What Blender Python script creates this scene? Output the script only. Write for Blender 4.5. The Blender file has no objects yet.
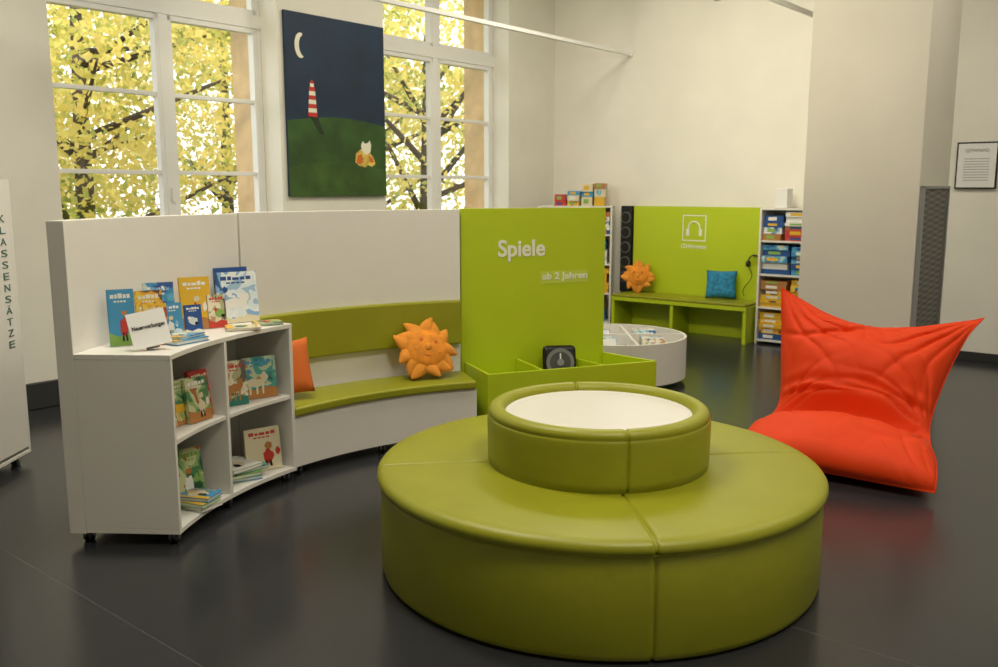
import bpy, bmesh, math, random
from mathutils import Matrix, Vector, noise
import numpy as np
random.seed(7)
S = bpy.context.scene
S.view_settings.view_transform = 'Standard'
COL = S.collection
I4 = Matrix.Identity(4)
rad = math.radians

# ------------------------------------------------------------------ materials
MATS = {}
def mat(name, col, rough=0.6, metal=0.0, var=0.0, vscale=6.0, bump=0.0, bscale=60.0, spec=0.5, coat=0.0, emis=0.0, sheen=0.0):
    if name in MATS: return MATS[name]
    m = bpy.data.materials.new(name); m.use_nodes = True
    nt = m.node_tree; b = nt.nodes['Principled BSDF']
    b.inputs['Base Color'].default_value = (*col, 1)
    b.inputs['Roughness'].default_value = rough
    b.inputs['Metallic'].default_value = metal
    b.inputs['Specular IOR Level'].default_value = spec
    b.inputs['Coat Weight'].default_value = coat
    b.inputs['Sheen Weight'].default_value = sheen
    if emis:
        b.inputs['Emission Color'].default_value = (*col, 1); b.inputs['Emission Strength'].default_value = emis
    tc = nt.nodes.new('ShaderNodeTexCoord')
    if var > 0:
        n = nt.nodes.new('ShaderNodeTexNoise'); n.inputs['Scale'].default_value = vscale; n.inputs['Detail'].default_value = 5
        r = nt.nodes.new('ShaderNodeValToRGB')
        r.color_ramp.elements[0].position = .3; r.color_ramp.elements[1].position = .7
        r.color_ramp.elements[0].color = (*[max(0, c*(1-var)) for c in col], 1)
        r.color_ramp.elements[1].color = (*[min(1, c*(1+var)) for c in col], 1)
        nt.links.new(tc.outputs['Object'], n.inputs['Vector']); nt.links.new(n.outputs['Fac'], r.inputs['Fac'])
        nt.links.new(r.outputs['Color'], b.inputs['Base Color'])
    if bump > 0:
        n2 = nt.nodes.new('ShaderNodeTexNoise'); n2.inputs['Scale'].default_value = bscale; n2.inputs['Detail'].default_value = 4
        bp = nt.nodes.new('ShaderNodeBump'); bp.inputs['Strength'].default_value = bump; bp.inputs['Distance'].default_value = .01
        nt.links.new(tc.outputs['Object'], n2.inputs['Vector']); nt.links.new(n2.outputs['Fac'], bp.inputs['Height'])
        nt.links.new(bp.outputs['Normal'], b.inputs['Normal'])
    MATS[name] = m
    return m
def illus(name, cols, sc):
    m=bpy.data.materials.new(name); m.use_nodes=True; nt=m.node_tree; b=nt.nodes['Principled BSDF']; b.inputs['Roughness'].default_value=.3
    tc=nt.nodes.new('ShaderNodeTexCoord'); n=nt.nodes.new('ShaderNodeTexNoise'); n.inputs['Scale'].default_value=sc; n.inputs['Detail'].default_value=2; n.inputs['Distortion'].default_value=.8
    r=nt.nodes.new('ShaderNodeValToRGB'); r.color_ramp.interpolation='CONSTANT'
    r.color_ramp.elements[0].color=(*cols[0],1); r.color_ramp.elements[1].position=.64; r.color_ramp.elements[1].color=(*cols[-1],1)
    k=len(cols)-2
    for i in range(k):
        e=r.color_ramp.elements.new(.38+.24*(i)/max(1,k)); e.color=(*cols[i+1],1)
    nt.links.new(tc.outputs['Object'],n.inputs['Vector']); nt.links.new(n.outputs['Fac'],r.inputs['Fac']); nt.links.new(r.outputs['Color'],b.inputs['Base Color'])
    return m

PLASTER = mat('plaster_cream', (.81,.79,.715), .85, var=.03, vscale=2, bump=.08, bscale=90)
PLASTER2 = mat('plaster_column', (.72,.69,.605), .85, var=.03, vscale=2, bump=.08, bscale=90)
WHITE = mat('white_laminate', (.79,.77,.725), .35, var=.015, vscale=3)
WFRAME = mat('window_frame_white', (.83,.83,.81), .4)
OLIVE = mat('olive_leatherette', (.290,.298,.012), .40, var=.05, vscale=5, bump=.12, bscale=260)
LIME = mat('lime_laminate', (.48,.60,.012), .4, var=.02, vscale=3)
ORANGE = mat('orange_red_nylon', (.78,.052,.004), .62, var=.04, vscale=4, bump=.06, bscale=40, spec=.25)
SUNM = mat('sun_cushion_fabric', (.78,.27,.02), .85, var=.25, vscale=14, bump=.3, bscale=120)
SUNR = mat('sun_ray_fabric', (.80,.30,.03), .85, var=.15, vscale=14, bump=.3, bscale=120)
TERRA = mat('terracotta_fabric', (.62,.14,.02), .85, bump=.2, bscale=120)
BLUEF = mat('blue_fabric', (.02,.22,.42), .8, var=.4, vscale=25, bump=.2, bscale=120)
BLACK = mat('black_plastic', (.012,.012,.013), .4)
GREY = mat('grey_plastic', (.25,.26,.26), .4)
METAL = mat('caster_metal', (.5,.5,.5), .3, metal=1)
DARKB = mat('baseboard_dark', (.03,.03,.032), .5)
TXT = mat('text_white', (.85,.86,.75), .5)
TXTG = mat('text_greygreen', (.05,.13,.10), .5)
STONE = mat('sandstone', (.70,.50,.27), .9, var=.15, vscale=5, bump=.3, bscale=30)
PAPER = mat('paper_white', (.82,.82,.80), .6)

def add(ob):
    COL.objects.link(ob); return ob
def mesh_obj(name, verts, faces, m, M=I4, smooth=False, mi=None):
    me = bpy.data.meshes.new(name); me.from_pydata([tuple(v) for v in verts], [], faces)
    ms = m if isinstance(m, (list, tuple)) else [m]
    for x in ms: me.materials.append(x)
    if mi is not None: me.polygons.foreach_set('material_index', mi)
    me.transform(M)
    bm = bmesh.new(); bm.from_mesh(me); bmesh.ops.recalc_face_normals(bm, faces=bm.faces); bm.to_mesh(me); bm.free()
    if smooth: me.polygons.foreach_set('use_smooth', [True]*len(me.polygons))
    return add(bpy.data.objects.new(name, me))
def bevel(ob, w, seg=2):
    md = ob.modifiers.new('bevel', 'BEVEL'); md.width = w; md.segments = seg; md.limit_method = 'ANGLE'; md.angle_limit = rad(35)
    md.harden_normals = True
    ob.data.polygons.foreach_set('use_smooth', [True]*len(ob.data.polygons))
    return ob
BF = [(0,3,2,1),(4,5,6,7),(0,1,5,4),(1,2,6,5),(2,3,7,6),(3,0,4,7)]
def bverts(x0,x1,y0,y1,z0,z1):
    return [(x0,y0,z0),(x1,y0,z0),(x1,y1,z0),(x0,y1,z0),(x0,y0,z1),(x1,y0,z1),(x1,y1,z1),(x0,y1,z1)]
def box(name, x0,x1,y0,y1,z0,z1, m, M=I4, bv=0):
    o = mesh_obj(name, bverts(x0,x1,y0,y1,z0,z1), BF, m, M)
    if bv: bevel(o, bv)
    return o
def boxes(name, lst, m, M=I4, bv=0):
    V=[];F=[];MI=[]
    for b in lst:
        n=len(V); V+=bverts(*b[:6]); F+=[tuple(i+n for i in f) for f in BF]; MI+=[b[6] if len(b)>6 else 0]*6
    o = mesh_obj(name, V, F, m, M, mi=MI)
    if bv: bevel(o, bv)
    return o
def prism(name, pts, z0, z1, m, M=I4, bv=0):
    n=len(pts); V=[(p[0],p[1],z0) for p in pts]+[(p[0],p[1],z1) for p in pts]
    F=[tuple(range(n-1,-1,-1)), tuple(range(n,2*n))]+[(i,(i+1)%n,n+(i+1)%n,n+i) for i in range(n)]
    o = mesh_obj(name, V, F, m, M)
    if bv: bevel(o, bv)
    return o
CX, CY = .44, 3.9
def sector(name, r0, r1, a0, a1, z0, z1, m, c=(CX,CY), n=None, bv=0):
    n = n or max(2, int(abs(a1-a0)/1.5)); V=[];F=[]
    for i in range(n+1):
        a = rad(a0+(a1-a0)*i/n); ca,sa = math.cos(a),math.sin(a)
        for r,z in ((r0,z0),(r1,z0),(r1,z1),(r0,z1)): V.append((c[0]+r*ca,c[1]+r*sa,z))
    for i in range(n):
        for k in range(4): F.append((4*i+k,4*i+(k+1)%4,4*i+4+(k+1)%4,4*i+4+k))
    F.append((0,1,2,3)); F.append((4*n+3,4*n+2,4*n+1,4*n))
    o = mesh_obj(name, V, F, m)
    if bv: bevel(o, bv, 3)
    return o
def cyl(name, r, p0, p1, m, n=20, r2=None, smooth=True):
    p0=Vector(p0);p1=Vector(p1);d=(p1-p0); q=d.to_track_quat('Z','Y').to_matrix(); r2=r if r2 is None else r2
    V=[];F=[]
    for (p,rr) in ((p0,r),(p1,r2)):
        for i in range(n):
            a=2*math.pi*i/n; V.append(p+q@Vector((rr*math.cos(a),rr*math.sin(a),0)))
    F=[(i,(i+1)%n,n+(i+1)%n,n+i) for i in range(n)]+[tuple(range(n-1,-1,-1)),tuple(range(n,2*n))]
    o=mesh_obj(name,V,F,m)
    if smooth:
        for p in o.data.polygons: p.use_smooth = len(p.vertices)==4
    return o
def tube(name, pts, r, m, closed=False):
    cu=bpy.data.curves.new(name,'CURVE'); cu.dimensions='3D'; cu.bevel_depth=r; cu.bevel_resolution=3
    sp=cu.splines.new('POLY'); sp.points.add(len(pts)-1); sp.use_cyclic_u=closed
    for i,p in enumerate(pts): sp.points[i].co=(*p,1)
    cu.materials.append(m); return add(bpy.data.objects.new(name,cu))
def group(name, parts):
    e=bpy.data.objects.new(name,None); e.empty_display_size=.1; add(e)
    for p in parts: p.parent=e
    return e
def text(name, body, width, M, m, height=None, ext=.001, shear=0, bold=0):
    cu=bpy.data.curves.new(name,'FONT'); cu.body=body; cu.size=1; cu.extrude=0.004; cu.offset=bold; cu.materials.append(m); cu.shear=shear
    ob=add(bpy.data.objects.new(name,cu)); bpy.context.view_layer.update()
    dep=bpy.context.evaluated_depsgraph_get(); me=bpy.data.meshes.new_from_object(ob.evaluated_get(dep)); bpy.data.objects.remove(ob)
    xs=[v.co.x for v in me.vertices]; ys=[v.co.y for v in me.vertices]
    s=width/(max(xs)-min(xs)); sy = s if height is None else height/(max(ys)-min(ys))
    me.transform(Matrix.Translation((-min(xs),-min(ys),0))); me.transform(Matrix.Diagonal((s,sy,.4,1)))
    me.transform(M@Matrix.Rotation(rad(90),4,'X'))
    if not me.materials: me.materials.append(m)
    return add(bpy.data.objects.new(name,me))
def casters(name, pts, h=.06):
    V=[];F=[];MI=[]
    def cy(c,ax,r,hh,mi,n=14):
        b=len(V)
        for s in (-hh/2,hh/2):
            for i in range(n):
                a=2*math.pi*i/n; u=r*math.cos(a); w=r*math.sin(a)
                V.append((c[0]+s,c[1]+u,c[2]+w) if ax=='x' else (c[0]+u,c[1]+w,c[2]+s))
        for i in range(n): F.append((b+i,b+(i+1)%n,b+n+(i+1)%n,b+n+i)); MI.append(mi)
        F.append(tuple(b+i for i in range(n))); F.append(tuple(b+n+i for i in range(n))); MI.extend([mi,mi])
    for (x,y) in pts:
        cy((x-.012,y,.026),'x',.026,.014,0); cy((x+.012,y,.026),'x',.026,.014,0)
        cy((x,y,.030),'x',.012,.05,1); cy((x,y,h-.012),'z',.012,.03,1); cy((x,y,h-.004),'z',.026,.006,1)
    return mesh_obj(name,V,F,[BLACK,METAL],mi=MI)
def pol(a,r,c=(CX,CY)): return (c[0]+r*math.cos(rad(a)), c[1]+r*math.sin(rad(a)))

# ------------------------------------------------------------------ room frame
KX,KY=.71,11.88; TH=rad(-39.5)
ML=Matrix.Translation((KX,KY,0))@Matrix.Rotation(TH,4,'Z')
H=4.7; SX=13.5; TX=10.5
fm=bpy.data.materials.new('linoleum_anthracite'); fm.use_nodes=True; nt=fm.node_tree; b=nt.nodes['Principled BSDF']
tc=nt.nodes.new('ShaderNodeTexCoord'); mp=nt.nodes.new('ShaderNodeMapping'); mp.inputs['Rotation'].default_value=(0,0,rad(39.5))
br=nt.nodes.new('ShaderNodeTexBrick'); br.inputs['Scale'].default_value=1; br.inputs['Brick Width'].default_value=12; br.inputs['Row Height'].default_value=1.6
br.inputs['Mortar Size'].default_value=.003; br.inputs['Color1'].default_value=(.031,.032,.036,1); br.inputs['Color2'].default_value=(.033,.034,.038,1); br.inputs['Mortar'].default_value=(.07,.07,.07,1)
ns=nt.nodes.new('ShaderNodeTexNoise'); ns.inputs['Scale'].default_value=22; ns.inputs['Detail'].default_value=8
mx=nt.nodes.new('ShaderNodeMix'); mx.data_type='RGBA'; mx.blend_type='MULTIPLY'; mx.inputs[0].default_value=.12
nt.links.new(tc.outputs['Object'],mp.inputs[0]); nt.links.new(mp.outputs[0],br.inputs['Vector']); nt.links.new(tc.outputs['Object'],ns.inputs['Vector'])
nt.links.new(br.outputs['Color'],mx.inputs[6]); nt.links.new(ns.outputs['Fac'],mx.inputs[7]); nt.links.new(mx.outputs[2],b.inputs['Base Color'])
mr=nt.nodes.new('ShaderNodeMapRange'); mr.inputs['To Min'].default_value=.19; mr.inputs['To Max'].default_value=.25
nt.links.new(ns.outputs['Fac'],mr.inputs['Value']); nt.links.new(mr.outputs[0],b.inputs['Roughness'])
box('floor', -.3,TX+.2,-SX-.2,.2,-.15,0, fm, ML)
box('ceiling', -.3,TX+.2,-SX-.2,.2,H,H+.2, PLASTER, ML)
box('wall_right', -.25,TX+.2,0,.2,0,H, PLASTER, ML)
box('wall_rear', TX,TX+.2,-SX,0,0,H, PLASTER, ML)
box('wall_near', -.25,TX+.2,-SX-.2,-SX,0,H, PLASTER, ML)
WZ0,WZ1=1.08,4.1
WIN=[(.93,2.98),(4.31,6.38),(7.8,9.8)]  # third opening lies out of view, added for the daylight it lets in
def wallseg(x0,x1):
    L=[(x0,x1,-SX,0,0,WZ0),(x0,x1,-SX,0,WZ1,H)]
    e=[0]+[q for w in WIN for q in w]+[SX]
    for i in range(0,len(e),2): L.append((x0,x1,-e[i+1],-e[i],WZ0,WZ1))
    return L
boxes('wall_window_side', wallseg(-.25,0), PLASTER, ML)
boxes('wall_facade', wallseg(-.72,-.33), STONE, ML)
GL=bpy.data.materials.new('window_glass'); GL.use_nodes=True; nt=GL.node_tree; nt.nodes.clear()
o=nt.nodes.new('ShaderNodeOutputMaterial'); mxs=nt.nodes.new('ShaderNodeMixShader'); mxs.inputs[0].default_value=.05
t=nt.nodes.new('ShaderNodeBsdfTransparent'); g=nt.nodes.new('ShaderNodeBsdfGlossy'); g.inputs['Roughness'].default_value=.02
nt.links.new(t.outputs[0],mxs.inputs[1]); nt.links.new(g.outputs[0],mxs.inputs[2]); nt.links.new(mxs.outputs[0],o.inputs[0])
for k,(s0,s1) in enumerate(WIN):
    L=[]; xo,xi=-.33,-.25; sm=(s0+s1)/2-(.04 if k==1 else 0); f=.05
    L+=[(xo,xi,-s1,-s1+f,WZ0,WZ1),(xo,xi,-s0-f,-s0,WZ0,WZ1),(xo,xi,-s1,-s0,WZ0,WZ0+f),(xo,xi,-s1,-s0,WZ1-f,WZ1)]
    L+=[(xo-.01,xi+.015,-sm-.045,-sm+.045,WZ0,WZ1)]
    L+=[(xo-.01,xi+.02,-s1,-s0,3.12,3.24)]
    for z in (1.80,2.46): L.append((xo+.02,xi-.01,-s1,-s0,z-.018,z+.018))
    for (a,c) in ((s0+f,sm-.04),(sm+.04,s1-f)):
        for z0,z1 in ((WZ0+f,3.12),(3.24,WZ1-f)):
            L+=[(xo+.01,xi+.01,-c,-c+.04,z0,z1),(xo+.01,xi+.01,-a-.04,-a,z0,z1),(xo+.01,xi+.01,-c,-a,z0,z0+.045),(xo+.01,xi+.01,-c,-a,z1-.045,z1)]
    fr=boxes('frame',L,WFRAME,ML,bv=.004)
    pane=box('pane',-.292,-.288,-s1+.05,-s0-.05,WZ0+.05,WZ1-.05,GL,ML)
    h1=box('handle',-.235,-.21,-sm-.010,-sm+.010,1.55,1.67,WFRAME,ML)
    sill=box('sill',-.25,.04,-s1+.005,-s0-.005,WZ0-.0,WZ0+.03,WFRAME,ML)
    group('window_%d'%(k+1),[fr,pane,h1,sill])
boxes('baseboard_window_side',[(.002,.05,-SX+.01,-.35,0.002,.20)],DARKB,ML,bv=.006)
boxes('baseboard_right',[(.1,TX-.01,-.022,-.002,0.002,.09)],DARKB,ML,bv=.003)
PX0,PX1=4.26,5.13
box('structural_column', PX0,PX1,-2.47,-1.64,0,H, PLASTER2, ML, bv=.008)
gm=bpy.data.materials.new('perforated_metal'); gm.use_nodes=True; nt=gm.node_tree; b=nt.nodes['Principled BSDF']
tc=nt.nodes.new('ShaderNodeTexCoord'); ck=nt.nodes.new('ShaderNodeTexChecker'); ck.inputs['Scale'].default_value=44
ck.inputs['Color1'].default_value=(.035,.035,.035,1); ck.inputs['Color2'].default_value=(.18,.17,.15,1)
nt.links.new(tc.outputs['Object'],ck.inputs['Vector']); nt.links.new(ck.outputs['Color'],b.inputs['Base Color']); b.inputs['Roughness'].default_value=.5
g0=box('panel',PX1+.003,PX1+.025,-2.44,-1.75,.06,1.66,gm,ML,bv=.004)
g1=boxes('rim',[(PX1+.003,PX1+.035,-2.46,-2.44,.04,1.68),(PX1+.003,PX1+.035,-1.75,-1.73,.04,1.68),(PX1+.003,PX1+.035,-2.46,-1.73,1.66,1.68),(PX1+.003,PX1+.035,-2.46,-1.73,.04,.06)],GREY,ML)
group('perforated_wall_panel',[g0,g1])
WARM=(1,.92,.76)
def light(name,type_,loc,energy,col,size=1,sy=None,aim=None):
    l=bpy.data.lights.new(name,type_); l.energy=energy; l.color=col
    if type_=='AREA': l.shape='RECTANGLE'; l.size=size; l.size_y=sy or size
    o=add(bpy.data.objects.new(name,l)); o.location=loc
    if aim is not None: o.rotation_euler=(Vector(aim)-Vector(loc)).to_track_quat('-Z','Y').to_euler()
    return o
for t_ in (1.12,3.715):
    r=box('rail',t_-.02,t_+.02,-SX+.005,-.005,3.235,3.275,WFRAME,ML,bv=.004)
    e=box('end_mount',t_-.035,t_+.035,-.03,-.003,3.22,3.29,WFRAME,ML,bv=.004)
    parts=[r,e]
    for s_ in (9.0,12.0):
        a=ML@Vector((t_,-s_,3.27)); parts.append(cyl('rod',.006,a,(a.x,a.y,H-.002),METAL,8))
    for s_,aim in (((5.2,(1.9,0,2.5)),(6.6,(.2,-3.6,2.4))) if t_<2 else ((3.0,(2.6,0,2.7)),(4.6,(4.4,0,2.3)))):
        p=ML@Vector((t_,-s_,3.14)); q=ML@Vector(aim); d=(q-p).normalized()
        parts.append(cyl('spot_housing',.045,p-d*.09,p+d*.05,WFRAME,20,.05)); parts.append(cyl('spot_stem',.01,p,(p.x,p.y,3.24),WFRAME,8))
        l=light('spot_lamp','SPOT',p+d*.07,80,(1,.90,.66),aim=q); l.data.spot_size=rad(75); l.data.spot_blend=.9; l.data.shadow_soft_size=.05; parts.append(l)
    group('light_rail',parts)
p0=box('frame',4.80,5.16,-.03,-.003,1.66,2.10,BLACK,ML,bv=.003)
p1=box('sheet',4.815,5.145,-.034,-.028,1.675,2.085,PAPER,ML)
tl=[text('line','QTWNVO',.20,ML@Matrix.Translation((4.88,-.036,2.0)),GREY)]
for i in range(9): tl.append(box('rule',4.87,5.09,-.036,-.034,1.94-i*.025,1.945-i*.025,GREY,ML))
group('framed_notice',[p0,p1]+tl)

# ------------------------------------------------------------------ painting on window wall
NAVY=mat('paint_navy',(.005,.024,.062),.6,var=.3,vscale=2.5)
HILL=mat('paint_green',(.030,.085,.014),.65,var=.35,vscale=4)
HILL2=mat('paint_green_light',(.040,.095,.014),.65,var=.3,vscale=5)
MOON=mat('paint_moon',(.85,.83,.68),.5); PRED=mat('paint_red',(.55,.03,.02),.5); PDARK=mat('paint_dark',(.012,.03,.010),.6)
PYEL=mat('paint_yellow',(.8,.50,.10),.5,var=.5,vscale=20); PORG=mat('paint_orange',(.65,.15,.02),.5)
PW,PH=1.24,1.69; ps0=4.25; pz0=1.59
MP=ML@Matrix.Translation((.004,-ps0,pz0))@Matrix(((0,0,1,0),(1,0,0,0),(0,1,0,0),(0,0,0,1)))
PT=.028
def flat(name,pts,m,z,th=.0015):
    return prism(name,[(p[0]*PW,(1-p[1])*PH) for p in pts],PT+z,PT+z+th,m,MP)
pp=[prism('canvas',[(0,0),(PW,0),(PW,PH),(0,PH)],0,PT,NAVY,MP)]
pp.append(flat('hill',[(0,1),(1,1),(1,.585)]+[(x/20,.585-.035*math.sin(x/20*3.1)) for x in range(19,-1,-1)],HILL,.0005))
pp.append(flat('meadow',[(.0,1),(1,1),(1,.84)]+[(x/20,.86-.06*math.sin(x/20*2.6+.3)) for x in range(19,-1,-1)],HILL2,.0021,.001))
pp.append(flat('moon',[(.145+.055*math.cos(rad(a)),.175+.068*math.sin(rad(a))) for a in range(-70,-291,-10)]+[(.18+.050*math.cos(rad(a)),.175+.058*math.sin(rad(a))) for a in range(-260,-101,10)],MOON,.0005))
for i in range(7):
    y0=.392+i*.0235; w0=.026+i*.0026; w1=w0+.0026
    pp.append(flat('lighthouse_band',[(.24-w0,y0),(.24+w0,y0),(.24+w1,y0+.0235),(.24-w1,y0+.0235)],PRED if i%2==0 else MOON,.0035))
pp.append(flat('lighthouse_lamp',[(.222,.392),(.222,.374),(.258,.374),(.258,.392)],MOON,.0035))
pp.append(flat('lighthouse_top',[(.215,.374),(.24,.352),(.265,.374)],PRED,.0035))
pp.append(flat('lighthouse_shadow',[(.22,.558),(.29,.558),(.35,.65),(.31,.65)],PDARK,.0035,.001))
pp.append(flat('figure_body',[(.66,.80),(.67,.75),(.72,.725),(.80,.73),(.86,.77),(.88,.81),(.84,.825),(.80,.815),(.77,.83),(.70,.82)],PYEL,.0035))
pp.append(flat('figure_head',[(.73,.735),(.725,.70),(.745,.675),(.765,.69),(.80,.685),(.82,.67),(.835,.70),(.825,.74),(.78,.755)],MOON,.0055,.001))
pp.append(flat('figure_coat',[(.67,.80),(.69,.76),(.73,.75),(.74,.80),(.71,.815)],PORG,.0055,.001))
pp.append(flat('figure_coat',[(.80,.76),(.85,.775),(.86,.80),(.82,.80)],PORG,.0055,.001))
group('lighthouse_painting',pp)

# ------------------------------------------------------------------ round ottoman seat
def lathe(name,prof,m,c,seams=(),depth=.006,sw=.006,smooth=True):
    angs=set(round(i*360/180,4) for i in range(180))
    for s in seams:
        for d in (-1.2,-.8,-.5,-.3,-.15,0,.15,.3,.5,.8,1.2): angs.add(round((s+d)%360,4))
    angs=sorted(angs); n=len(angs); V=[];F=[]
    k=len(prof)
    for j,(r,z) in enumerate(prof):
        a=prof[max(0,j-1)]; b_=prof[min(k-1,j+1)]
        t=Vector((b_[0]-a[0],b_[1]-a[1])); t.normalize(); nx,nz=t.y,-t.x
        for an in angs:
            g=0
            for s in seams:
                d=abs((an-s+180)%360-180); dist=rad(d)*r
                g=max(g,depth*math.exp(-(dist/sw)**2))
            rr=r-nx*g; zz=z-nz*g
            V.append((c[0]+rr*math.cos(rad(an)),c[1]+rr*math.sin(rad(an)),zz))
    for j in range(k-1):
        for i in range(n): F.append((j*n+i,j*n+(i+1)%n,(j+1)*n+(i+1)%n,(j+1)*n+i))
    return mesh_obj(name,V,F,m,smooth=smooth)
SE=(276,6,96,186)
prof=[(.5,.010),(.945,.010),(.960,.014),(.966,.035),(.966,.20),(.963,.385),(.957,.397),(.951,.402),(.957,.407),(.974,.410),(.980,.422),(.979,.436),(.969,.450),(.950,.459),(.92,.463),(.8,.465),(.65,.465),(.50,.463),(.46,.46)]
base=lathe('seat_body',prof,OLIVE,(CX,CY),SE,.009,.007)
pip=tube('piping',[(CX+.962*math.cos(rad(a)),CY+.962*math.sin(rad(a)),.404) for a in range(0,360,3)],.006,OLIVE,True)
prof=[(.478,.455),(.487,.46),(.490,.50),(.492,.64),(.490,.665),(.488,.674),(.483,.678),(.487,.683),(.482,.700),(.468,.712),(.450,.716),(.430,.712),(.418,.700),(.412,.685),(.410,.66)]
ring=lathe('backrest_ring',prof,OLIVE,(CX,CY),(278,98),.009,.006)
V=[(CX,CY,.676)];F=[]
n=96
for r,z in ((.2,.676),(.39,.677),(.413,.680)):
    V+=[(CX+r*math.cos(2*math.pi*i/n),CY+r*math.sin(2*math.pi*i/n),z) for i in range(n)]
for i in range(n):
    F.append((0,1+i,1+(i+1)%n))
    for j in range(2): F.append((1+j*n+i,1+(j+1)*n+i,1+(j+1)*n+(i+1)%n,1+j*n+(i+1)%n))
disc=mesh_obj('table_disc',V,F,mat('white_tabletop',(.80,.78,.74),.22,spec=.5))
feet=boxes('feet',[(pol(a,.85)[0]-.03,pol(a,.85)[0]+.03,pol(a,.85)[1]-.03,pol(a,.85)[1]+.03,0,.012) for a in (205,250,290,335,20,70,110,160)],BLACK)
group('round_ottoman_seat',[base,pip,ring,disc,feet])

# ------------------------------------------------------------------ curved bookcase
A0,A1,AM=146.0,177.0,161.3
RI=1.93
bp=[sector('back_panel',2.38,2.46,A0-.7,A1,.055,1.515,WHITE,bv=.003)]
bp.append(sector('top_board',RI,2.379,A0,A1,.888,.912,WHITE,bv=.002))
bp.append(sector('bottom_board',RI,2.379,A0,A1,.06,.084,WHITE,bv=.002))
bp.append(sector('middle_shelf',RI+.01,2.379,A0+.3,A1-.3,.482,.504,WHITE,bv=.002))
for a in (A0,AM,A1-.65): bp.append(sector('upright',RI,2.379,a,a+.65,.085,.887,WHITE,bv=.002))
bp.append(casters('casters',[pol(175.5,1.98),pol(175.5,2.40),pol(161,1.98),pol(161,2.40),pol(147.3,1.98),pol(147.3,2.40)],.06))
group('curved_bookcase',bp)
# ------------------------------------------------------------------ curved bench
B0,B1=107.3,145.0
bb=[sector('back_panel',2.38,2.46,B0,B1,.055,1.52,WHITE,bv=.003)]
bb.append(sector('seat_box',1.97,2.379,B0,B1+.5,.06,.362,WHITE,bv=.003))
bb.append(sector('seat_cushion',1.945,2.32,B0+.1,B1+.4,.363,.418,OLIVE,bv=.016))
bb.append(sector('back_cushion',2.325,2.379,B0+.1,B1,.60,.905,OLIVE,bv=.016))
bb.append(casters('casters',[pol(B1-1.5,2.02),pol(B1-1.5,2.38),pol(126,2.02),pol(126,2.38),pol(B0+2,2.02),pol(B0+2,2.38)],.06))
group('curved_bench',bb)
# ------------------------------------------------------------------ green game bin unit
MG=Matrix.Translation((-.262,6.205,0))@Matrix.Rotation(math.atan2(.37,.93),4,'Z')
gp=[box('panel',0,1.12,0,.04,.055,1.525,LIME,MG,bv=.003)]
zt=.455
def wallline(name,a,b_,th,z0,z1,m,M):
    a=Vector((*a,0));b_=Vector((*b_,0));d=(b_-a).normalized();nn=Vector((-d.y,d.x,0))*th/2
    return prism(name,[(a+nn).xy[:],(b_+nn).xy[:],(b_-nn).xy[:],(a-nn).xy[:]],z0,z1,m,M,bv=.002)
gp.append(prism('bin_floor',[(.03,-.01),(1.115,-.01),(1.285,-.44),(.03,-.44)],.06,.24,LIME,MG))
gp.append(wallline('bin_front',(.02,-.45),(1.30,-.45),.02,.06,zt,LIME,MG))
gp.append(wallline('bin_left',(.03,-.44),(.03,-.004),.02,.06,zt,LIME,MG))
gp.append(wallline('bin_right',(1.295,-.45),(1.12,-.004),.02,.06,zt,LIME,MG))
gp.append(wallline('bin_divider',(.42,-.44),(.42,-.004),.018,.24,zt,LIME,MG))
gp.append(wallline('bin_divider',(.88,-.44),(.78,-.004),.018,.24,zt,LIME,MG))
gp.append(casters('casters',[(MG@Vector(p+(0,))).xy[:] for p in ((.08,-.4),(1.2,-.4),(.08,-.03),(1.05,-.03))],.06))
gp.append(text('label_spiele','Spiele',.36,MG@Matrix.Translation((.275,-.002,1.15)),TXT,height=.155,bold=.022))
gp.append(box('label_strip',.60,.98,-.0022,-.0005,.985,1.075,mat('lime_pale',(.56,.67,.07),.45),MG))
gp.append(text('label_age','ab 2 Jahren',.36,MG@Matrix.Translation((.615,-.0035,1.0)),TXT,height=.065,bold=.018))
group('green_game_bin',gp)
MD=MG@Matrix.Translation((.67,-.20,.241))@Matrix.Rotation(rad(-14),4,'Z')@Matrix.Rotation(rad(-10),4,'X')
dl=[box('case',-.12,.12,-.03,.03,0,.32,BLACK,MD,bv=.03)]
c0=MD@Vector((0,-.031,.20))
dl.append(cyl('dial',.100,c0,MD@Vector((0,-.040,.20)),mat('dial_grey',(.20,.21,.20),.4),32)); dl.append(cyl('dial_face',.075,c0,MD@Vector((0,-.044,.20)),mat('dial_dark',(.07,.075,.07),.4),32)); dl.append(cyl('hub',.025,c0,MD@Vector((0,-.050,.20)),GREY,16))
dl.append(box('hand',-.005,.005,-.049,-.045,.20,.265,PAPER,MD))
group('game_timer_clock',dl)

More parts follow.
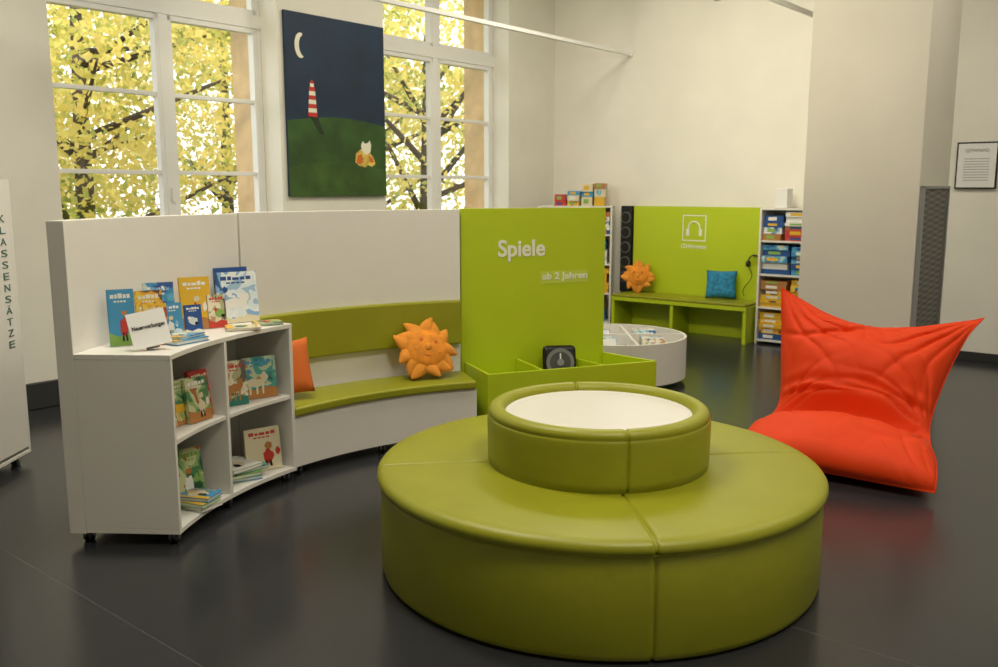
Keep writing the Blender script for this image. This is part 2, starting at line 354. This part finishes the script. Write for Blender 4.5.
# ------------------------------------------------------------------ books
cl=[(.06,.30,.55),(.75,.45,.03),(.55,.05,.04),(.02,.08,.28),(.60,.68,.66),(.03,.20,.16),(.72,.65,.45),(.01,.01,.02),(.25,.45,.10),(.80,.80,.76),(.45,.20,.06)]
BC=[mat('cover_%d'%i,c,.35) for i,c in enumerate(cl)]
BC+=[illus('cover_sea',[(.03,.10,.32),(.06,.28,.52),(.12,.42,.62),(.5,.68,.72),(.8,.75,.5)],9),
     illus('cover_sunny',[(.45,.08,.03),(.80,.48,.04),(.85,.60,.08),(.78,.38,.04),(.12,.08,.05)],9),
     illus('cover_forest',[(.03,.10,.05),(.08,.24,.10),(.30,.45,.18),(.6,.62,.35),(.4,.15,.05)],10),
     illus('cover_snow',[(.35,.52,.70),(.70,.80,.86),(.82,.85,.86),(.25,.45,.7),(.03,.10,.30)],8),
     illus('cover_teal',[(.02,.12,.12),(.04,.25,.24),(.08,.36,.32),(.5,.6,.4),(.6,.25,.1)],10),
     illus('cover_cream',[(.5,.30,.15),(.74,.66,.48),(.80,.74,.60),(.45,.45,.25),(.14,.12,.1)],10)]
brd=random.Random(11)
class Mass:
    def __init__(s): s.V=[];s.F=[];s.M=[]
    def b(s,x0,x1,y0,y1,z0,z1,mi,M):
        n=len(s.V); s.V+=[tuple(M@Vector(v)) for v in bverts(x0,x1,y0,y1,z0,z1)]; s.F+=[tuple(i+n for i in f) for f in BF]; s.M+=[mi]*6
    def poly(s,pts,y,mi,M):
        n=len(s.V); s.V+=[tuple(M@Vector((p[0],y,p[1]))) for p in pts]; s.F.append(tuple(range(n,n+len(pts)))); s.M.append(mi)
    def blob(s,cx,cz,rx,rz,y,mi,M,k=14,j=.22):
        ph=brd.uniform(0,6.28); s.poly([(cx+rx*(1+j*math.sin(2.0*a*.45+ph)*math.cos(a*1.3))*math.cos(a*6.283/k),cz+rz*(1+j*math.sin(a*1.9+ph))*math.sin(a*6.283/k)) for a in range(k)],y,mi,M)
    def book(s,M,w,h,d,c,motif=None,c2=1,c3=9):
        t=.003
        s.b(-w/2,w/2,-d/2,-d/2+t,0,h,c,M); s.b(-w/2,w/2,d/2-t,d/2,0,h,c,M); s.b(-w/2,-w/2+t,-d/2,d/2,0,h,c,M)
        s.b(-w/2+t,w/2-.004,-d/2+t,d/2-t,.004,h-.004,9,M)
        y=-d/2-.0008
        x=-w*.38
        for k,lw in enumerate((.14,.09,.16,.11,.12)):
            hh=brd.uniform(.05,.09)
            s.poly([(x,h*.84),(x+w*lw,h*.84),(x+w*lw,h*(.84+hh)),(x,h*(.84+hh))],y,c3,M); x+=w*(lw+.03)
        x=-w*.25
        for k in range(4): s.poly([(x,h*.77),(x+w*.09,h*.77),(x+w*.09,h*.80),(x,h*.80)],y,c3,M); x+=w*.12
        g=brd.uniform(.10,.24)
        s.poly([(-w*.5,h*.0),(w*.5,h*.0),(w*.5,h*g),(w*.2,h*(g+.05)),(-w*.15,h*(g-.02)),(-w*.5,h*(g+.06))],y-.0002,brd.choice([c3,8,5,10,6]) if motif!='disc' else c3,M)
        ox=brd.uniform(-.12,.12)*w; 
        if motif=='disc':
            s.blob(ox,h*.45,w*.27,w*.22,y-.0005,c2,M); s.blob(ox-w*.2,h*.55,w*.10,w*.10,y-.0009,c3,M); s.blob(ox+w*.18,h*.36,w*.12,w*.08,y-.0012,7,M)
        elif motif=='fig':
            s.blob(ox,h*.33,w*.15,h*.17,y-.0006,c2,M); s.blob(ox+w*.03,h*.58,w*.105,w*.10,y-.0010,brd.choice([6,c2,10]),M)
            s.poly([(ox-w*.10,h*.08),(ox-w*.03,h*.08),(ox-w*.02,h*.24),(ox-w*.09,h*.24)],y-.0006,7,M); s.poly([(ox+w*.04,h*.08),(ox+w*.11,h*.08),(ox+w*.08,h*.24),(ox+w*.01,h*.24)],y-.0006,7,M)
            s.blob(ox+w*.28,h*.42,w*.07,h*.09,y-.0008,c3,M)
        elif motif=='band':
            s.blob(ox-w*.08,h*.38,w*.30,h*.10,y-.0005,c2,M); s.blob(ox+w*.20,h*.50,w*.11,h*.12,y-.0009,c2,M)
            for q in (-.25,-.05,.12): s.poly([(ox+q*w,h*.10),(ox+(q+.05)*w,h*.10),(ox+(q+.07)*w,h*.34),(ox+q*w,h*.34)],y-.0007,c2,M)
            s.blob(-w*.30,h*.66,w*.07,w*.07,y-.0008,c3,M)
def BM(a,r,z,face,tilt=8):
    x,y=pol(a,r); return Matrix.Translation((x,y,z))@Matrix.Rotation(rad(face+90),4,'Z')@Matrix.Rotation(rad(-tilt),4,'X')
def FL(a,r,z,yaw,off): return Matrix.Translation((*pol(a,r),z))@Matrix.Rotation(rad(yaw),4,'Z')@Matrix.Rotation(rad(-90),4,'X')@Matrix.Translation((0,0,-off))
mb=Mass()
zt=.9145
mb.book(BM(171.3,2.26,zt,-60),.12,.27,.012,0,'fig',2,9)
mb.book(BM(170.2,2.11,zt,-55),.11,.20,.014,12,'fig',7,6)
mb.book(BM(167.6,2.20,zt,-55),.13,.25,.014,12,'band',7,9)
mb.book(BM(163.0,2.27,zt,-58),.15,.27,.012,11,'disc',3,14)
mb.book(BM(165.3,2.14,zt,-48),.11,.18,.02,0,'fig',9,14)
mb.book(BM(160.6,2.14,zt,-50),.09,.15,.012,3,'disc',4,9)
mb.book(BM(157.4,2.22,zt,-55),.16,.28,.016,1,'fig',2,9)
mb.book(BM(155.0,2.16,zt,-50),.10,.18,.012,16,'disc',8,2)
mb.book(BM(149.7,2.20,zt,-52),.235,.285,.016,14,'band',9,3)
mb.book(BM(148.0,2.31,zt,-50),.20,.30,.010,3,'band',4,9)
mb.book(FL(167,2.05,zt+.010,-30,.1),.16,.2,.02,0,'disc',5,1)
mb.book(FL(166.6,2.06,zt+.028,-22,.09),.14,.18,.014,11,'disc',9,1)
mb.book(FL(154.5,2.02,zt+.008,-70,.08),.14,.18,.014,6,'disc',5,1)
mb.book(FL(149.0,2.03,zt+.008,-62,.06),.12,.15,.014,13,'disc',2,1)
zt=.5065
mb.book(BM(171,2.10,zt,-50),.15,.23,.02,2,'band',5,6)
mb.book(BM(168.0,2.05,zt,-22),.15,.22,.03,13,'band',1,6)
mb.book(BM(165.8,2.00,zt,-26),.15,.22,.02,13,'fig',6,9)
mb.book(BM(163.5,2.04,zt,-30),.13,.24,.03,2,'fig',5,6)
mb.book(BM(158.8,2.08,zt,-45),.12,.26,.02,14,'fig',5,3)
mb.book(BM(156.2,2.03,zt,-50),.15,.24,.015,16,'band',10,2)
mb.book(BM(150.6,2.03,zt,-53),.20,.23,.015,15,'band',6,0)
zt=.0865
mb.book(BM(171.5,2.12,zt,-45),.18,.30,.02,5,'fig',9,8)
mb.book(BM(166.2,2.06,zt,-32),.17,.27,.02,13,'fig',9,8)
mb.book(BM(163.2,2.15,zt,-32),.15,.22,.02,10,'band',6,9)
mb.book(BM(158.5,2.12,zt,-45),.14,.20,.02,9,'fig',0,6)
mb.book(BM(150.4,2.03,zt,-52),.21,.24,.02,6,'fig',2,2)
for i,(aa,cc) in enumerate(((154.5,0),(155,8),(153.8,15),(155.4,9))):
    mb.book(FL(aa,2.08,zt+.011+.021*i,-60+i*9,.1),.22,.2,.02,cc,'disc',6,9)
for i,(aa,cc) in enumerate(((168,9),(168.4,8),(167.8,0))):
    mb.book(FL(aa,2.00,zt+.011+.021*i,-30+i*9,.06),.2,.14,.02,cc,'disc',6,1)
mesh_obj('picture_books',mb.V,mb.F,BC,mi=mb.M)
MS=BM(174.0,2.05,.918,-66,22)@Matrix.Rotation(rad(-10),4,'Y')
sg=[box('card',-.085,.085,-.002,.002,.018,.19,PAPER,MS)]
sg.append(text('lettering','Neuerwerbungen',.145,MS@Matrix.Translation((-.072,-.003,.10)),BLACK,height=.026,bold=.015))
sg.append(box('stand',-.03,.03,.004,.05,.018,.03,GREY,MS))
group('acquisitions_sign',sg)

# ------------------------------------------------------------------ sun cushions, pillows
def sun(name,M,R=.145,nr=12):
    V=[];F=[];MI=[]
    def ell(c,rx,ry,rz,mi,nu=24,nv=12):
        b=len(V)
        for j in range(nv+1):
            ph=math.pi*j/nv
            for i in range(nu):
                th=2*math.pi*i/nu
                V.append((c[0]+rx*math.sin(ph)*math.cos(th),c[1]-ry*math.cos(ph),c[2]+rz*math.sin(ph)*math.sin(th)))
        for j in range(nv):
            for i in range(nu): F.append((b+j*nu+i,b+j*nu+(i+1)%nu,b+(j+1)*nu+(i+1)%nu,b+(j+1)*nu+i)); MI.append(mi)
    ell((0,0,0),R,.07,R*.93,0)
    for k in range(nr):
        a=2*math.pi*k/nr+.2; L=R*(.42+.08*math.sin(k*2.3)); w=R*.31
        b=len(V); ns=8; nq=10; sg_=1 if k%3 else -1
        for j in range(ns+1):
            f=j/ns; rr=R*.78+(L+R*.20)*f; ww=w*(1-f**1.7)**.8+.008; bend=.13*f*f*sg_
            for q in range(nq):
                th=2*math.pi*q/nq
                lx=rr; ly=ww*math.cos(th)+R*bend*2; lz=ww*.62*math.sin(th)+.02*f*math.sin(k*1.7)
                V.append((lx*math.cos(a)-ly*math.sin(a),lz,lx*math.sin(a)+ly*math.cos(a)))
        for j in range(ns):
            for q in range(nq): F.append((b+j*nq+q,b+j*nq+(q+1)%nq,b+(j+1)*nq+(q+1)%nq,b+(j+1)*nq+q)); MI.append(1)
        F.append(tuple(b+ns*nq+q for q in range(nq))); MI.append(1)
    ell((0,-.066,-.005),.024,.018,.028,1,12,8)
    for sx in (-1,1):
        ell((sx*.048,-.060,.038),.014,.008,.018,2,10,6); ell((sx*.070,-.052,-.022),.024,.010,.022,1,10,6)
    for k in range(9):
        t=-1+k/4; ell((t*.055,-.060+abs(t)*.008,-.066+.022*t*t),.010,.006,.007,2,8,5)
    return mesh_obj(name,V,F,[SUNM,SUNR,TERRA],M,smooth=True,mi=MI)
x,y=pol(115.2,2.18)
sun('sun_cushion',Matrix.Translation((x,y,.608))@Matrix.Rotation(rad(115-90),4,'Z')@Matrix.Rotation(rad(-30),4,'X')@Matrix.Rotation(rad(14),4,'Y'),.155,13)
sun('sun_cushion',ML@Matrix.Translation((1.46,-.27,.628))@Matrix.Rotation(rad(28),4,'Z')@Matrix.Rotation(rad(-18),4,'X'),.138)
def pillow(name,M,w,h,t,m):
    n=14; V=[];F=[]
    for sgn in (-1,1):
        for j in range(n+1):
            for i in range(n+1):
                u=-1+2*i/n; v=-1+2*j/n
                th=t/2*((1-u**4)*(1-v**4))**.5
                k=1-.06*((1-u*u)*abs(v)**3); k2=1-.06*((1-v*v)*abs(u)**3)
                V.append((u*w/2*k2,sgn*th,v*h/2*k))
    N=(n+1)**2
    for s in (0,1):
        for j in range(n):
            for i in range(n):
                a=s*N+j*(n+1)+i; F.append((a,a+1,a+n+2,a+n+1))
    o=mesh_obj(name,V,F,m,M,smooth=True)
    bm=bmesh.new(); bm.from_mesh(o.data); bmesh.ops.remove_doubles(bm,verts=bm.verts,dist=.0005); bmesh.ops.recalc_face_normals(bm,faces=bm.faces); bm.to_mesh(o.data); bm.free()
    return o
x,y=pol(141.0,2.19)
pillow('orange_cushion',Matrix.Translation((x,y,.600))@Matrix.Rotation(rad(0),4,'Z')@Matrix.Rotation(rad(-14),4,'X')@Matrix.Rotation(rad(-10),4,'Y'),.28,.33,.11,TERRA)
pillow('blue_cushion',ML@Matrix.Translation((2.52,-.24,.60))@Matrix.Rotation(rad(20),4,'Z')@Matrix.Rotation(rad(-14),4,'X'),.34,.32,.11,BLUEF)

# ------------------------------------------------------------------ bean bag lounger
rows=[
 (0.00,(1.44,5.24,.07),(2.33,4.62,.05),.01,.01),
 (0.07,(1.47,5.29,.14),(2.355,4.66,.12),.105,.11),
 (0.24,(1.58,5.50,.17),(2.47,4.88,.16),.18,.16),
 (0.43,(1.74,5.72,.17),(2.60,5.18,.17),.08,.18),
 (0.53,(1.87,5.88,.26),(2.70,5.38,.26),.18,.28),
 (0.73,(1.915,6.02,.57),(2.86,5.57,.51),.22,.20),
 (0.91,(1.935,6.11,.85),(2.99,5.66,.73),.11,.09),
 (1.00,(1.945,6.16,.985),(3.10,5.70,.84),.008,.008)]
def interp(v):
    for i in range(len(rows)-1):
        if v<=rows[i+1][0]+1e-9: break
    p=[rows[max(0,min(len(rows)-1,i+k))] for k in (-1,0,1,2)]
    t=(v-p[1][0])/(p[2][0]-p[1][0])
    def cr(a,b_,c,d): return .5*((2*b_)+(-a+c)*t+(2*a-5*b_+4*c-d)*t*t+(-a+3*b_-3*c+d)*t**3)
    L=Vector([cr(*[q[1][k] for q in p]) for k in range(3)]); R=Vector([cr(*[q[2][k] for q in p]) for k in range(3)])
    return L,R,cr(*[q[3] for q in p]),cr(*[q[4] for q in p])
NU,NV=140,190
def mid(u,v):
    L,R,a,b_=interp(v); P=L.lerp(R,u)
    top=max(0,(v-.70)/.30); P.z-=top**1.5*(.15*math.sin(math.pi*u)**.8+.05*math.sin(math.pi*u)*math.sin((u-.1)*5))
    inw=.04*math.sin(math.pi*v)**2*(1 if u>.5 else .3)
    P+= (R-L).normalized()*inw*(1-2*u)*abs(1-2*u)
    return P,a,b_
def sstep(x): x=max(0,min(1,x)); return x*x*(3-2*x)
def fan(u,v,u0,v0,k,amp,reach,ph):
    dx=(u-u0)*1.25; dy=(v-v0)*1.9; r=math.hypot(dx,dy)+1e-6
    a=math.atan2(dy,dx)+.45*noise.noise(Vector((u*3,v*3,ph)))
    s=math.sin(a*k+ph); sh=(1-abs(s))**2*2-.6
    return -amp*sh*math.exp(-(r/reach)**1.6)*sstep(r/.12)
V=[];F=[]
for side in (1,-1):
    for j in range(NV+1):
        v=j/NV
        for i in range(NU+1):
            u=i/NU
            P,tf,tb=mid(u,v)
            e=.01
            du=mid(min(1,u+e),v)[0]-mid(max(0,u-e),v)[0]; dv=mid(u,min(1,v+e))[0]-mid(u,max(0,v-e))[0]
            N=du.cross(dv).normalized()
            prof_=(max(0,1-abs(2*u-1)**2.6))**.58
            th=(tf if side>0 else tb)*prof_
            if side>0:
                n1=noise.noise(Vector((u*2.2,v*2,8.8)))
                wr=noise.noise(Vector((u*2.4,v*3,1.3)))*.045+noise.noise(Vector((u*6,v*8,4.3)))*.014
                wr+=fan(u,v,0,1,9,.026,.60,.4)+fan(u,v,1,1,8,.030,.65,1.9)
                wr+=fan(u,v,0,.47,8,.022,.38,2.2)+fan(u,v,1,.47,8,.028,.46,.9)
                wr+=fan(u,v,1,0,7,.013,.42,.2)+fan(u,v,.45,1.02,8,.012,.30,.8)
                wr+=.020*math.sin(v*80+u*7+5*n1)*math.exp(-((v-.575)/.06)**2)*(.55+.45*math.sin(u*6+1))
                wr-=.075*math.exp(-((v-.465+.014*math.sin(u*8)+.02*n1)/.020)**2)
                wr-=.034*math.exp(-((v-.64+.10*u+.02*math.sin(u*9))/.015)**2)*sstep((u-.35)*4)
                wr-=.026*math.exp(-((v-.80-.12*u+.02*math.sin(u*11))/.014)**2)*sstep((.6-u)*4)
                wr-=.016*math.exp(-((v-.22+.05*u+.015*math.sin(u*12))/.012)**2)*sstep((u-.5)*4)
                th+=wr*prof_*min(1,v*8)*min(1,(1-v)*7+.15)
            Q=P+N*th*side
            Q.z=max(.004,Q.z); V.append(Q)
NN=(NU+1)*(NV+1)
for s in (0,1):
    for j in range(NV):
        for i in range(NU):
            a=s*NN+j*(NU+1)+i; F.append((a,a+1,a+NU+2,a+NU+1))
bag=mesh_obj('bag_body',V,F,ORANGE,smooth=True)
bm=bmesh.new(); bm.from_mesh(bag.data); bmesh.ops.remove_doubles(bm,verts=bm.verts,dist=.001); bmesh.ops.recalc_face_normals(bm,faces=bm.faces); bm.to_mesh(bag.data); bm.free()
edge=[mid(0,j/40)[0] for j in range(41)]+[mid(i/40,1)[0] for i in range(1,41)]+[mid(1,1-j/40)[0] for j in range(1,41)]+[mid(1-i/40,0)[0] for i in range(1,40)]
sm=tube('seam',edge,.006,ORANGE,True)
group('beanbag_lounger',[bag,sm])

# ------------------------------------------------------------------ listening station
ls=[box('back_panel',1.28,2.88,-.10,-.06,.05,1.46,LIME,ML,bv=.003)]
ls.append(box('seat_board',1.27,2.97,-.56,-.101,.36,.405,LIME,ML,bv=.003))
ls.append(box('seat_pad',1.28,2.96,-.565,-.12,.406,.435,OLIVE,ML,bv=.01))
for x0 in (1.27,2.05,2.93): ls.append(box('leg_panel',x0,x0+.04,-.55,-.12,.0,.36,LIME,ML,bv=.002))
ls.append(box('plinth_back',1.31,2.93,-.15,-.12,.0,.36,LIME,ML))
Z=1.215; X=2.09; w=.15; y=-.102
ls.append(boxes('icon_square',[(X-w,X+w,y,y+.001,Z+w-.012,Z+w),(X-w,X+w,y,y+.001,Z-w,Z-w+.012),(X-w,X-w+.012,y,y+.001,Z-w,Z+w),(X+w-.012,X+w,y,y+.001,Z-w,Z+w)],TXT,ML))
ls.append(tube('icon_band',[ML@Vector((X+.075*math.cos(rad(a)),y,Z-.01+.085*math.sin(rad(a)))) for a in range(-15,196,10)],.008,TXT))
ls.append(boxes('icon_ears',[(X-.10,X-.06,y-.001,y+.001,Z-.09,Z-.01),(X+.06,X+.10,y-.001,y+.001,Z-.09,Z-.01)],TXT,ML))
ls.append(text('icon_label','CD-Hörstation',.32,ML@Matrix.Translation((X-.16,y,Z-.235)),TXT,height=.05,bold=.01))
hz=.93
ls.append(cyl('hook',.008,ML@Vector((2.86,-.10,hz)),ML@Vector((2.86,-.17,hz)),BLACK,10))
ls.append(tube('headphone_band',[ML@Vector((2.86+.07*math.cos(rad(a)),-.15,hz-.07+.08*math.sin(rad(a)))) for a in range(0,181,12)],.008,BLACK))
for sx in (-.07,.07): ls.append(cyl('ear_cup',.035,ML@Vector((2.86+sx-.015,-.15,hz-.09)),ML@Vector((2.86+sx+.015,-.15,hz-.09)),BLACK,16))
ls.append(tube('cable',[ML@Vector((2.79+.05*math.sin(k*.5),-.15,hz-.12-.03*k)) for k in range(12)],.004,BLACK))
group('listening_station',ls)
sp=[box('strip',1.11,1.262,-.12,-.06,.42,1.46,BLACK,ML,bv=.005),box('foot',1.13,1.19,-.12,-.06,.0,.42,BLACK,ML)]
for k in range(5):
    z=.60+k*.18; sp.append(cyl('driver_ring',.068,ML@Vector((1.185,-.12,z)),ML@Vector((1.185,-.135,z)),mat('driver_grey',(.14,.14,.14),.4),24)); sp.append(cyl('driver_cone',.056,ML@Vector((1.185,-.13,z)),ML@Vector((1.185,-.138,z)),BLACK,24))
group('cd_player_column',sp)
def shelf(x0,x1,M,name,gname,seed,top):
    rnd=random.Random(seed); d0,d1=-.38,-.03
    L=[(x0,x0+.022,d0,d1,0,1.46),(x1-.022,x1,d0,d1,0,1.46),(x0,x1,d1-.01,d1,.03,1.46)]
    lev=[.03,.385,.74,1.10,1.44]
    for z in lev: L.append((x0+.022,x1-.022,d0+.005,d1-.01,z,z+.02))
    boxes(name,L,WHITE,M,bv=.0015)
    m=Mass()
    pal=[[1,12,0,1,3],[1,12,1,10,1],[0,3,0,11,9],[0,9,2,3,14,10]]
    for li,z in enumerate(lev):
        if li==4 and not top: continue
        x=x0+(.03 if li<4 else .20)
        while x<x1-.12:
            w=min(rnd.uniform(.22,.32),x1-.03-x) if li<4 else min(rnd.uniform(.12,.2),x1-.01-x)
            zz=z+.0215; lim=z+.33 if li<4 else z+rnd.choice([.17,.2,.24,.30])
            while zz<lim-.05:
                h=rnd.uniform(.035,.075) if li<4 else rnd.uniform(.05,.11); h=min(h,lim-zz)
                ci=rnd.choice(pal[li] if li<4 else [2,1,10,0,6,12]); ww=w*rnd.uniform(.86,1)
                dd=rnd.uniform(.0,.04)
                m.b(x,x+ww,d0+.02+dd,d1-.03,zz,zz+h-.002,ci,M)
                c2=rnd.choice([2,9,3,1,8,12,11]); m.b(x+ww*.2,x+ww*.65,d0+.0185+dd,d0+.02+dd,zz+h*.25,zz+h*.75,c2,M)
                zz+=h
            x+=w+.012
    mesh_obj(gname,m.V,m.F,BC,mi=m.M)
MSL=ML@Matrix.Translation((.93,-.03,0))@Matrix.Rotation(rad(27),4,'Z')@Matrix.Translation((-.93,.03,0))
shelf(.05,.96,MSL,'game_shelf','board_games',3,True)
shelf(3.0,4.0,ML,'game_shelf','board_games',5,False)
box('white_storage_case',3.12,3.26,-.30,-.15,1.4605,1.67,PAPER,ML,bv=.01)

# ------------------------------------------------------------------ white book trough
TCX,TCY=1.02,7.82
def dshape(r,xl):
    a0=math.degrees(math.acos((xl-TCX)/r)); N=40
    return [(TCX+r*math.cos(rad(-a0+2*a0*i/N)),TCY+r*math.sin(rad(-a0+2*a0*i/N))) for i in range(N+1)]
outp=dshape(.62,.62); inp=dshape(.597,.643); n=len(outp)
V=[(*p,.05) for p in outp]+[(*p,.40) for p in outp]+[(*p,.40) for p in inp]+[(*p,.22) for p in inp]
F=[tuple(range(n-1,-1,-1)),tuple(range(3*n,4*n))]
for k in range(3):
    for i in range(n): F.append((k*n+i,k*n+(i+1)%n,(k+1)*n+(i+1)%n,(k+1)*n+i))
tr=[mesh_obj('body',V,F,WHITE)]
tr.append(box('divider',.66,TCX+.59,TCY-.01,TCY+.01,.22,.40,WHITE)); tr.append(box('divider',TCX+.11,TCX+.13,TCY-.55,TCY+.55,.22,.395,WHITE))
tr.append(casters('casters',[(.75,TCY-.35),(.75,TCY+.35),(1.35,TCY-.3),(1.35,TCY+.3)],.06))
mt=Mass(); rr=random.Random(2)
for cx_,cy_ in ((.9,TCY-.28),(1.32,TCY-.25),(.9,TCY+.22),(1.32,TCY+.2)):
    for k in range(5):
        mt.book(Matrix.Translation((cx_,cy_-.06+k*.035,.222))@Matrix.Rotation(rad(rr.uniform(-6,6)),4,'Z')@Matrix.Rotation(rad(-25),4,'X'),.2,.19,.012,rr.choice([9,14,11,9,16]),'band',rr.choice([0,4,9]),9)
tr.append(mesh_obj('board_books',mt.V,mt.F,BC,mi=mt.M))
group('book_trough',tr)

# ------------------------------------------------------------------ class-set shelf at the left
kx0,kx1,ky0,ky1=-3.24,-2.88,4.2,5.36
L=[(kx0,kx1,ky1-.025,ky1,.06,1.71),(kx0,kx1,ky0,ky0+.025,.06,1.71),(kx1-.025,kx1,ky0+.7,ky1-.025,.10,1.71),(kx0,kx0+.015,ky0,ky1,.06,1.71)]
for z in (.06,.40,.74,1.08,1.42,1.69): L.append((kx0,kx1-.001,ky0,ky1,z,z+.02))
ks=[boxes('carcass',L,WHITE,bv=.002)]
for i,ch in enumerate('KLASSENSÄTZE'):
    zc=1.485-i*.067
    ks.append(text('letter',ch,.06 if ch!='I' else .02,Matrix.Translation((kx1+.001,5.215,zc-.02))@Matrix.Rotation(rad(90),4,'Z'),TXTG,height=.042 if ch!='Ä' else .052,bold=.0))
ks.append(casters('casters',[(kx0+.06,ky0+.08),(kx1-.06,ky0+.08),(kx0+.06,ky1-.08),(kx1-.06,ky1-.08)],.06))
group('class_set_shelf',ks)

# ------------------------------------------------------------------ outside: ground + autumn trees
box('lawn_ground',-45,-.75,-30,25,-1.2,-1.0,mat('lawn',(.10,.14,.03),.9,var=.3,vscale=2),ML)
BARK=mat('bark',(.05,.035,.02),.9,bump=.5,bscale=20)
lm=bpy.data.materials.new('autumn_leaves'); lm.use_nodes=True; nt=lm.node_tree; b=nt.nodes['Principled BSDF']; out_=nt.nodes['Material Output']
ge=nt.nodes.new('ShaderNodeNewGeometry'); cr=nt.nodes.new('ShaderNodeValToRGB')
cr.color_ramp.elements[0].color=(.24,.31,.06,1); cr.color_ramp.elements[1].color=(.95,.80,.36,1)
for p,c in ((.25,(.45,.50,.12,1)),(.45,(.80,.70,.18,1)),(.7,(.92,.76,.24,1))):
    e=cr.color_ramp.elements.new(p); e.color=c
tcl=nt.nodes.new('ShaderNodeTexCoord'); nl_=nt.nodes.new('ShaderNodeTexNoise'); nl_.inputs['Scale'].default_value=.75; nl_.inputs['Detail'].default_value=2
ma=nt.nodes.new('ShaderNodeMath'); ma.operation='MULTIPLY_ADD'; ma.inputs[1].default_value=.42
mb2=nt.nodes.new('ShaderNodeMapRange'); mb2.inputs['From Min'].default_value=.33; mb2.inputs['From Max'].default_value=.67; mb2.inputs['To Min'].default_value=0; mb2.inputs['To Max'].default_value=.58
nt.links.new(tcl.outputs['Object'],nl_.inputs['Vector']); nt.links.new(nl_.outputs['Fac'],mb2.inputs['Value'])
nt.links.new(ge.outputs['Random Per Island'],ma.inputs[0]); nt.links.new(mb2.outputs[0],ma.inputs[2]); nt.links.new(ma.outputs[0],cr.inputs[0])
nt.links.new(cr.outputs[0],b.inputs['Base Color']); b.inputs['Roughness'].default_value=.7
tr_=nt.nodes.new('ShaderNodeBsdfTranslucent'); mxs=nt.nodes.new('ShaderNodeMixShader'); mxs.inputs[0].default_value=.5
nt.links.new(cr.outputs[0],tr_.inputs[0]); nt.links.new(b.outputs[0],mxs.inputs[1]); nt.links.new(tr_.outputs[0],mxs.inputs[2]); nt.links.new(mxs.outputs[0],out_.inputs[0])
def tree(x,y,h,R,nl,seed):
    rnd=np.random.RandomState(seed); rn=random.Random(seed)
    parts=[cyl('trunk',.17,(x,y,-1.0),(x+.1,y,h*.62),BARK,12,.07)]
    ends=[]
    for k in range(11):
        a=rn.uniform(0,6.28); z0=rn.uniform(.8,h*.55); L=rn.uniform(.6,1)*R
        e=(x+L*math.cos(a),y+L*math.sin(a),z0+rn.uniform(.4,2.2)); ends.append(e)
        parts.append(cyl('branch',.055,(x+.03,y,z0),e,BARK,8,.012))
    cen=[]
    for k in range(46):
        if k<22: e=ends[k%11]; f=rn.uniform(.5,1.05); cen.append((x+(e[0]-x)*f,y+(e[1]-y)*f,e[2]*rn.uniform(.8,1.15)))
        else:
            a=rn.uniform(0,6.28); r=R*rn.uniform(.1,.95); cen.append((x+r*math.cos(a),y+r*math.sin(a),rn.uniform(.6,h)))
    cen=np.array(cen); idx=rnd.randint(0,len(cen),nl)
    P=cen[idx]+rnd.normal(0,.42,(nl,3))*np.array([1.1,1.1,.7])
    u=rnd.normal(size=(nl,3)); u/=np.linalg.norm(u,axis=1)[:,None]; w=rnd.normal(size=(nl,3)); v=np.cross(u,w); v/=np.linalg.norm(v,axis=1)[:,None]
    s=rnd.uniform(.035,.08,(nl,1)); u=u*s; v=v*s*.6
    Vv=np.stack([P-u,P-v,P+u,P+v],axis=1).reshape(-1,3)
    me=bpy.data.meshes.new('leaves'); me.from_pydata(Vv.tolist(),[],np.arange(nl*4).reshape(-1,4).tolist()); me.materials.append(lm)
    parts.append(add(bpy.data.objects.new('foliage',me)))
    group('autumn_tree',parts)
tree(-5.6,12.2,6.5,2.6,12000,1)
tree(-9.0,15.0,8.0,3.2,12000,2)
tree(-2.6,17.5,7.5,2.8,11000,3)
tree(.2,20.0,8.5,3.0,12000,4)
tree(-6.0,20.0,9.0,3.4,12000,5)
tree(-12.0,12.5,8.0,3.0,7000,6)
tree(-1.2,14.6,6.5,2.2,5500,8)

# ------------------------------------------------------------------ light
wd=bpy.data.worlds.new('sky'); S.world=wd; wd.use_nodes=True; nt=wd.node_tree; bg=nt.nodes['Background']
tc=nt.nodes.new('ShaderNodeTexCoord'); sx=nt.nodes.new('ShaderNodeSeparateXYZ'); rp=nt.nodes.new('ShaderNodeValToRGB')
rp.color_ramp.elements[0].color=(.95,.97,.96,1); rp.color_ramp.elements[1].color=(.78,.88,1,1); rp.color_ramp.elements[0].position=.1
nt.links.new(tc.outputs['Generated'],sx.inputs[0]); nt.links.new(sx.outputs[2],rp.inputs[0]); nt.links.new(rp.outputs[0],bg.inputs['Color']); bg.inputs['Strength'].default_value=2.2
sun_l=light('sun','SUN',(0,0,20),3.2,(1,.95,.85)); sun_l.data.angle=rad(2)
sun_l.rotation_euler=(Vector((-.6,.65,-.65))).to_track_quat('-Z','Y').to_euler()
for (t_,s_,e) in ((2.6,2.6,82),(6.6,3.0,55),(3.2,7.0,108),(7.0,7.5,112)):  # unseen area lights and their housings, added to light the interior
    p=ML@Vector((t_,-s_,H-.09)); o=light('fill_light','AREA',p,e,WARM,1.6,.6); o.rotation_euler=(0,0,TH)
    hs=box('fill_housing',t_-.85,t_+.85,-s_-.35,-s_+.35,H-.08,H-.001,WFRAME,ML)
    group('ceiling_fill',[o,hs])

cam=bpy.data.cameras.new('camera'); co=add(bpy.data.objects.new('camera',cam)); co.location=(0,0,1.65); co.rotation_euler=(rad(90-9.06),0,0)
cam.sensor_width=36; cam.lens=32.46; cam.clip_end=200; S.camera=co
cam.dof.use_dof=True; cam.dof.focus_distance=4.8; cam.dof.aperture_fstop=3.5
